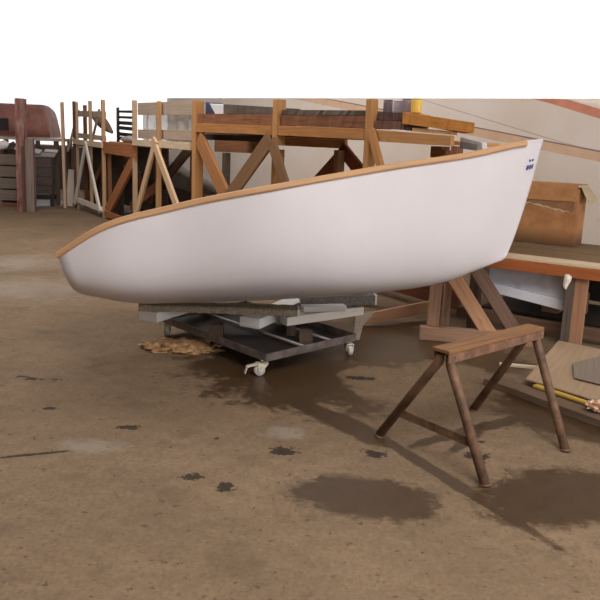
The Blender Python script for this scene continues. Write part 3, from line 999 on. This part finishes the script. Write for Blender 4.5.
# cans
def can(t, off, z, r, h, c, label):
    t_ = thing('paint_can', label, 'can', RK(t, z, off), 'cans on the near rack')
    bm = bmesh.new()
    lathe(bm, RK(t, z, off), [(r * .96, 0), (r, .006), (r, h - .012), (r * .96, h)], 22)
    obj('can_body', bm, paint(c, .5, .08, 12), t_)
    bm = bmesh.new()
    lathe(bm, RK(t, z + h, off), [(r * .97, 0), (r * .97, .01), (r * .8, .01), (r * .78, .004), (r * .2, .004)], 22)
    obj('lid', bm, paint(shade(c, .85), .45, .08, 12), t_)
can(10.65, .12, 1.902, .045, .11, (128, 108, 112), 'mauve grey can closest to the third post of the near rack')
can(10.79, .13, 1.90, .045, .10, (180, 168, 172), 'pale grey can between two mauve cans')
can(10.93, .12, 1.897, .045, .12, (150, 134, 142), 'mauve can next to the yellow can')
can(11.09, .10, 1.898, .048, .115, (240, 200, 92), 'yellow can on the bright orange plank')

# blue and white crate in the first bay
bx = thing('storage_tub', 'dark blue tub with a white side behind the thick rack post', 'tub', RK(6.9, 1.93, .2))
bm = bmesh.new()
prism(bm, [RK(6.45, 1.935, .14), RK(6.76, 1.93, .14), RK(6.56, 2.08, .14), RK(6.45, 2.10, .14)], BK * .25)
obj('tub_shell', bm, paint((58, 68, 98), .5, .1, 6), bx, .006)
bm = bmesh.new()
prism(bm, [RK(6.775, 1.93, .14), RK(7.15, 1.93, .14), RK(7.15, 2.04, .14), RK(6.585, 2.075, .14)], BK * .22)
obj('white_panel', bm, paint((226, 228, 232), .6, .05, 6), bx, .004)

# slatted crate on the middle rack
sc = thing('slatted_crate', 'dark slatted crate side standing on the middle rack beam', 'crate', RK(2.8, 1.46, .35))
rp = [(2.55, 1.462), (3.72, 1.462)]
for i, z in enumerate((1.50, 1.58, 1.70, 1.80, 1.92, 2.03)):
    rrail(sc, 1.42, 2.3, z, z + (.07 if i < 4 else .045), z - .02, z + (.05 if i < 4 else .03), wood((66, 60, 60), .25), .53, .03, 'slat')
rpost(sc, 1.38, .05, 1.459, 2.13, wood((80, 72, 70), .25), .54, 'upright')
rpost(sc, 2.35, .05, 1.457, 2.07, paint((222, 222, 226), .6, .05, 5), .54, 'upright')
# pale dinghy shell / scraps in front of the crate
bm = bmesh.new()
tube(bm, [RK(2.25, 1.515, .3), RK(2.45, 1.52, .3), RK(2.8, 1.525, .3), RK(3.1, 1.52, .3)], [.012, .05, .065, .02], 12)
tag(obj('canvas_roll', bm, paint((176, 172, 172), .8, .2, 20)), 'grey crumpled canvas roll in front of the dark slatted crate', 'canvas')
bm = bmesh.new()
rows = []
for i in range(9):
    f = i / 8
    cx, cz, r = -.45 + 1.2 * f, 2.0 - .36 * f, .03 + .09 * math.sin(math.pi * min(1, f * .8 + .2))
    rows.append((RK(cx, cz, .62), r))
tube(bm, [p for p, r in rows], [r for p, r in rows], 14)
tag(obj('wrapped_spar', bm, wood((150, 126, 110), .25)), 'brown wrapped spar slanting across the farthest rack', 'spar')
# clutter on the lower shelf of the middle rack
for (t, w, h, c, lab) in ((.5, .1, .16, (206, 198, 190), 'small white jug on the inner shelf of the middle rack'),
                          (1.15, .12, .2, (220, 206, 196), 'cream pointed bag on the inner shelf of the middle rack')):
    bm = bmesh.new()
    lathe(bm, RK(t, .896, .78), [(w * .5, 0), (w * .52, h * .4), (w * .3, h * .75), (w * .12, h)], 14)
    tag(obj('shelf_container', bm, paint(c, .6, .1, 8)), lab, 'container', 'containers on the inner shelf')
# clear plastic sheet hung behind the middle rack boards
m, nt, b = new_mat('milky_plastic')
tc = nt.nodes.new('ShaderNodeTexCoord')
n = noise_tex(nt, tc.outputs['Object'], 5, 5, .6)
nt.links.new(ramp(nt, n, [(.35, lin((206, 198, 190))), (.65, lin((240, 238, 236)))]), b.inputs['Base Color'])
b.inputs['Roughness'].default_value = .25
b.inputs['Alpha'].default_value = .5
bp = nt.nodes.new('ShaderNodeBump')
bp.inputs['Strength'].default_value = .6
bp.inputs['Distance'].default_value = .03
nt.links.new(n, bp.inputs['Height'])
nt.links.new(bp.outputs['Normal'], b.inputs['Normal'])
bm = bmesh.new()
rows = []
for i in range(31):
    t = 3.7 + 2.3 * i / 30
    w = .03 * math.sin(i * 1.1) + .015 * math.sin(i * 2.7)
    rows.append([bm.verts.new(RK(t, z, .22 + w * (1.2 - k * .1))) for k, z in enumerate((1.45, 1.6, 1.78, 1.95, 2.13))])
for r1, r2 in zip(rows, rows[1:]):
    for j in range(4):
        bm.faces.new((r1[j], r2[j], r2[j + 1], r1[j + 1])).smooth = True
o = obj('plastic_sheet', bm, m)
md = o.modifiers.new('film', 'SOLIDIFY')
md.thickness = .002
tag(o, 'milky clear plastic sheet hung behind the grey boards of the middle rack', 'sheet')

# ------------------------------------------------------------------ BIG BEIGE HULL BEHIND THE RACKS
HO = 2.5
yacht = thing('yacht_hull', 'large beige boat hull with a red stripe behind the racks and workbench', 'boat', RK(6, 0, HO))
def top_z(t):
    return 2.47 - .027 * t
def yline(z_at, t_at, slope):
    return lambda t: z_at + slope * (t - t_at)
zbot = lambda t: min(.98, max(.30, .64 - .165 * (t - .54)))
LN = [zbot, lambda t: zbot(t) + .20, lambda t: zbot(t) + .5, yline(1.735, 9.6, -.128), yline(1.86, 9.4, -.128), yline(1.875, 9.4, -.128),
      yline(2.11, 8.9, -.215), yline(2.115, 8.9, -.215), yline(2.16, 10.45, -.25), yline(2.255, 10.45, -.25), top_z]
def hull_off(t, z):
    f = (z - .3) / 2.0
    o_ = HO + .12 * (1 - min(1, max(0, f))) ** 2
    if t < -.6:
        o_ += .4 * (-.6 - t) ** 2
    return o_
TS = [-2.2 + .25 * i for i in range(64)]
bm = bmesh.new()
cols = []
for t in TS:
    zs = []
    prev = -1
    for k, f in enumerate(LN):
        z = min(f(t), top_z(t) - .002 * (len(LN) - 1 - k))
        z = max(z, prev + .0005)
        prev = z
        zs.append(z)
    cols.append([bm.verts.new(RK(t, z, hull_off(t, z))) for z in zs])
MI = [1, 0, 0, 2, 3, 0, 3, 0, 4, 0]
for a, b2 in zip(cols, cols[1:]):
    for j in range(len(LN) - 1):
        f = bm.faces.new((a[j], b2[j], b2[j + 1], a[j + 1]))
        f.material_index = MI[j]
        f.smooth = True
m, nt, b = new_mat('beige_topsides')
tc = nt.nodes.new('ShaderNodeTexCoord')
n = noise_tex(nt, tc.outputs['Object'], 1.3, 5, .6)
n2 = noise_tex(nt, tc.outputs['Object'], 14, 4, .6)
c = ramp(nt, n, [(.3, lin((232, 216, 200))), (.7, lin((240, 230, 222)))])
c = mix(nt, math_node(nt, 'MULTIPLY', ramp(nt, n2, [(.62, (0, 0, 0, 1)), (.72, (1, 1, 1, 1))]), .25), c, lin((196, 176, 150)))
nt.links.new(c, b.inputs['Base Color'])
b.inputs['Roughness'].default_value = .45
o = obj('topsides', bm, [m, paint((216, 214, 210), .6, .06, 4), paint((226, 190, 160), .6, .06, 4), paint((150, 116, 110), .6, .1, 4), paint((222, 148, 122), .6, .08, 4)], yacht)
md = o.modifiers.new('shell', 'SOLIDIFY')
md.thickness = .03
md.offset = 1
# small dark lettering-like dashes on the painted bands
bm = bmesh.new()
for t0, t1, z0, z1, zz in ((9.60, 10.05, 1.80, 1.745, .022), (10.2, 10.4, 1.745, 1.72, .014)):
    o0_ = hull_off(t0, z0) - .006
    prism(bm, [RK(t0, z0 - zz / 2, o0_), RK(t1, z1 - zz / 2, o0_), RK(t1, z1 + zz / 2, o0_), RK(t0, z0 + zz / 2, o0_)], BK * .004)
obj('dark_marking', bm, paint((92, 62, 72), .6, .1, 10), yacht)
bm = bmesh.new()
for t0, t1, z0, z1, zz in ((11.16, 11.36, 2.07, 2.035, .02), (11.24, 11.36, 2.045, 2.02, .012)):
    o0_ = hull_off(t0, z0) - .006
    prism(bm, [RK(t0, z0 - zz / 2, o0_), RK(t1, z1 - zz / 2, o0_), RK(t1, z1 + zz / 2, o0_), RK(t0, z0 + zz / 2, o0_)], BK * .004)
obj('stripe_lettering', bm, paint((108, 92, 92), .6, .1, 10), yacht)
for t in (1.0, 5.0, 9.0):
    one_bar('cradle_leg', RK(t, 0, HO + .55), RK(t, zbot(t) + .3, HO + .55), .12, .12, DARK, yacht, D)

# ------------------------------------------------------------------ FAR LEFT CORNER
# leaning pole and board
o = one_bar('bare_pole', (-5.15, 16.25, 0), (-5.17, 16.25, 2.22), .07, .06, wood((212, 178, 148), .15))
tag(o, 'thin bare wooden pole standing left of the farthest rack', 'pole')
o = one_bar('leaning_board', (-5.22, 16.72, 0), (-5.16, 16.82, .80), .16, .03, wood((222, 206, 192), .12), None, (0, 1, 0))
tag(o, 'pale board leaning behind the thin bare pole', 'board')
o = one_bar('diagonal_stick', (-5.12, 16.42, 1.2), (-4.86, 16.36, 2.08), .04, .04, wood((170, 140, 116), .2))
tag(o, 'thin stick slanting between the bare pole and the farthest rack', 'stick')

# red timber post
rp_ = thing('timber_post', 'flaking red paint timber post with a grey board bolted to it', 'post', (-5.75, 15.3, 0))
m, nt, b = new_mat('flaking_red_paint')
tc = nt.nodes.new('ShaderNodeTexCoord')
n = noise_tex(nt, mapping(nt, tc.outputs['UV'], (3, 14, 1)), 1, 6, .7)
n2 = noise_tex(nt, tc.outputs['Object'], 2.5, 4, .6)
c = ramp(nt, n, [(.36, lin((104, 68, 62))), (.5, lin((146, 98, 90))), (.64, lin((166, 138, 126)))])
c = mix(nt, ramp(nt, n2, [(.60, (0, 0, 0, 1)), (.68, (.6, .6, .6, 1))]), c, lin((186, 52, 48)))
nt.links.new(c, b.inputs['Base Color'])
b.inputs['Roughness'].default_value = .7
one_bar('red_board', (-5.70, 15.25, 0), (-5.67, 15.25, 2.22), .17, .19, m, rp_, (0, 1, 0))
one_bar('grey_board', (-5.535, 15.28, 0), (-5.53, 15.28, 1.45), .17, .13, wood((150, 132, 122), .25), rp_, (0, 1, 0))
one_bar('grey_board', (-5.63, 15.13, 0), (-5.62, 15.13, 1.3), .05, .04, wood((104, 82, 72), .25), rp_, (0, 1, 0))
bm = bmesh.new()
tube(bm, [(-5.9, 15.13, 1.16), (-5.88, 15.12, 1.26), (-5.84, 15.12, 1.33), (-5.77, 15.13, 1.36)], .035, 10)
obj('iron_hook', bm, paint((58, 54, 54), .6, .2, 12), rp_)

# upturned red hull on a shelf
red = thing('upturned_boat', 'upturned rusty red boat hull resting on a shelf behind the red post', 'boat', (-6.7, 17.3, 1.45))
bm = bmesh.new()
rings = []
NN = 31
for i in range(NN):
    f = i / (NN - 1)
    x = -8.6 + 2.92 * f
    k = max(.0, (f - .90) / .10)
    sc_ = math.sqrt(max(0.02, 1 - k ** 2.6))
    w, h = .62 * (.55 + .45 * sc_), .72 * (.42 + .58 * sc_)
    ring = []
    for j in range(17):
        a = math.pi * j / 16
        ring.append(bm.verts.new((x - .05 * math.sin(a) * k, 17.35 - w * math.copysign(abs(math.cos(a)) ** .7, math.cos(a)), 1.47 + h * math.sin(a) ** .62)))
    rings.append(ring)
for a, b2 in zip(rings, rings[1:]):
    for j in range(16):
        bm.faces.new((a[j], a[j + 1], b2[j + 1], b2[j])).smooth = True
    bm.faces.new((a[0], b2[0], b2[16], a[16]))
bm.faces.new(rings[0])
bm.faces.new(rings[-1][::-1])
obj('hull', bm, paint((150, 102, 92), .6, .2, 3, 0, (104, 70, 64), .5), red)
bm = bmesh.new()
bar(bm, (-6.72, 16.725, 1.72), (-6.50, 16.725, 1.72), .02, .26)
obj('dark_hatch', bm, paint((52, 46, 48), .7, .1, 8), red)
bm = bmesh.new()
bar(bm, (-8.6, 16.71, 1.50), (-5.75, 16.71, 1.50), .03, .05)
obj('lower_rim', bm, paint((120, 72, 64), .6, .15, 6), red)
# shelf it rests on
shf = thing('storage_shelf', 'low timber shelf carrying the upturned red boat', 'shelf', (-7, 17.3, 0))
one_bar('shelf_board', (-8.7, 17.3, 1.43), (-5.35, 17.3, 1.43), 1.2, .06, wood((196, 178, 160), .15), shf)
one_bar('shelf_board', (-8.7, 17.3, 1.26), (-5.35, 17.3, 1.26), 1.0, .05, wood((120, 92, 80), .25), shf)
for x in (-8.5, -6.98, -5.5):
    for y in (16.82, 17.78):
        one_bar('leg', (x, y, 0), (x, y, 1.40), .09, .09, wood((110, 92, 80), .25), shf, (0, 1, 0))
for x, w, c in ((-6.0, .14, (60, 56, 58)), (-5.85, .1, (70, 62, 60))):
    o = one_bar('hanging_bracket', (x, 16.66, 1.40), (x, 16.66, 1.24), w, .03, paint(c, .6, .2, 10), shf, (0, 1, 0))
# dark wooden bin under the shelf
bn = thing('wooden_bin', 'dark board sided bin under loose pale planks', 'bin', (-5.9, 16.5, 0))
DB = wood((92, 84, 78), .25)
for k in range(4):
    one_bar('front_board', (-6.18, 16.48, .36 + k * .19), (-5.50, 16.48, .36 + k * .19), .03, .175, wood((96 + 8 * (k % 2), 88, 82), .25), bn)
one_bar('corner_post', (-5.52, 16.52, 0), (-5.52, 16.52, 1.02), .08, .08, wood((70, 62, 58), .25), bn, (0, 1, 0))
one_bar('corner_post', (-6.16, 16.52, 0), (-6.16, 16.52, 1.02), .06, .06, wood((70, 62, 58), .25), bn, (0, 1, 0))
one_bar('base_board', (-6.18, 16.6, .2), (-5.50, 16.6, .2), .3, .1, wood((60, 52, 48), .25), bn)
one_bar('top_board', (-6.18, 16.62, 1.04), (-5.50, 16.62, 1.04), .28, .03, wood((104, 96, 90), .25), bn)
for k, (a, b2, w, c, lab) in enumerate((((-6.3, 16.55, 1.25), (-5.75, 16.56, 1.16), .18, (214, 208, 204), 'upper pale loose plank lying on the dark bin'),
                                        ((-6.1, 16.60, 1.115), (-5.45, 16.62, 1.115), .2, (184, 174, 168), 'lower grey loose plank lying on the dark bin'),
                                        ((-5.7, 16.66, 1.20), (-5.42, 16.67, 1.19), .1, (228, 228, 228), 'short white plank at the right end of the dark bin'))):
    o = one_bar('loose_plank', a, b2, w, .025, wood(c, .12), None, (0, -.45, .9))
    tag(o, lab, 'plank', 'loose planks on the dark bin')
# slatted box at far left
gb = thing('slatted_box', 'grey slatted box standing left of the red post', 'box', (-6.6, 16.2, 0))
for k in range(4):
    one_bar('front_slat', (-6.75, 16.12, .24 + k * .25), (-6.0, 16.12, .24 + k * .25), .03, .22, wood((140, 126, 114), .2), gb)
one_bar('corner_post', (-6.50, 16.16, 0), (-6.50, 16.16, 1.16), .06, .06, wood((128, 112, 100), .2), gb, (0, 1, 0))
one_bar('corner_post', (-6.03, 16.16, 0), (-6.03, 16.16, 1.16), .06, .06, wood((128, 112, 100), .2), gb, (0, 1, 0))
one_bar('back_board', (-6.75, 16.36, .55), (-6.03, 16.36, .55), .03, .95, DARK, gb)
one_bar('base_board', (-6.75, 16.24, .04), (-6.03, 16.24, .04), .2, .08, wood((140, 92, 72), .2), gb)
bm = bmesh.new()
random.seed(3)
tube(bm, [(-6.62, 16.15, 1.20), (-6.5, 16.1, 1.25), (-6.36, 16.12, 1.3), (-6.22, 16.15, 1.26)], [.05, .09, .1, .04], 12)
tag(obj('white_cloth_bundle', bm, paint((236, 232, 228), .8, .08, 10)), 'white cloth bundle on the grey slatted box', 'cloth')

# ------------------------------------------------------------------ LIGHT
w = bpy.data.worlds.new('overcast_sky')
scene.world = w
w.use_nodes = True
bg = w.node_tree.nodes['Background']
bg.inputs['Color'].default_value = (1.0, .98, .985, 1)
bg.inputs['Strength'].default_value = 2.0
def area(name, loc, target, sx, sy, power, c=(1, .97, .94)):
    ld = bpy.data.lights.new(name, 'AREA')
    ld.shape = 'RECTANGLE'
    ld.size, ld.size_y = sx, sy
    ld.energy = power
    ld.color = c
    o = bpy.data.objects.new(name, ld)
    COL.objects.link(o)
    o.location = loc
    o.rotation_euler = (V(target) - V(loc)).to_track_quat('-Z', 'Y').to_euler()
    return o
area('fill_light', (-1.8, 9.6, 6.35), (-1.2, 9.6, 0), 3.5, 10, 620)  # added fill lamp over the aisle for the racks and beige hull
area('fill_light', (2.2, 0.2, 6.35), (2.2, 1.2, 0), 5, 5, 720)  # second added fill under the ceiling, lighting the dinghy from the front

scene.view_settings.view_transform = 'Standard'
scene.view_settings.look = 'None'
scene.view_settings.gamma = 1
scene.view_settings.use_curve_mapping = False
scene.view_settings.exposure = 0.14
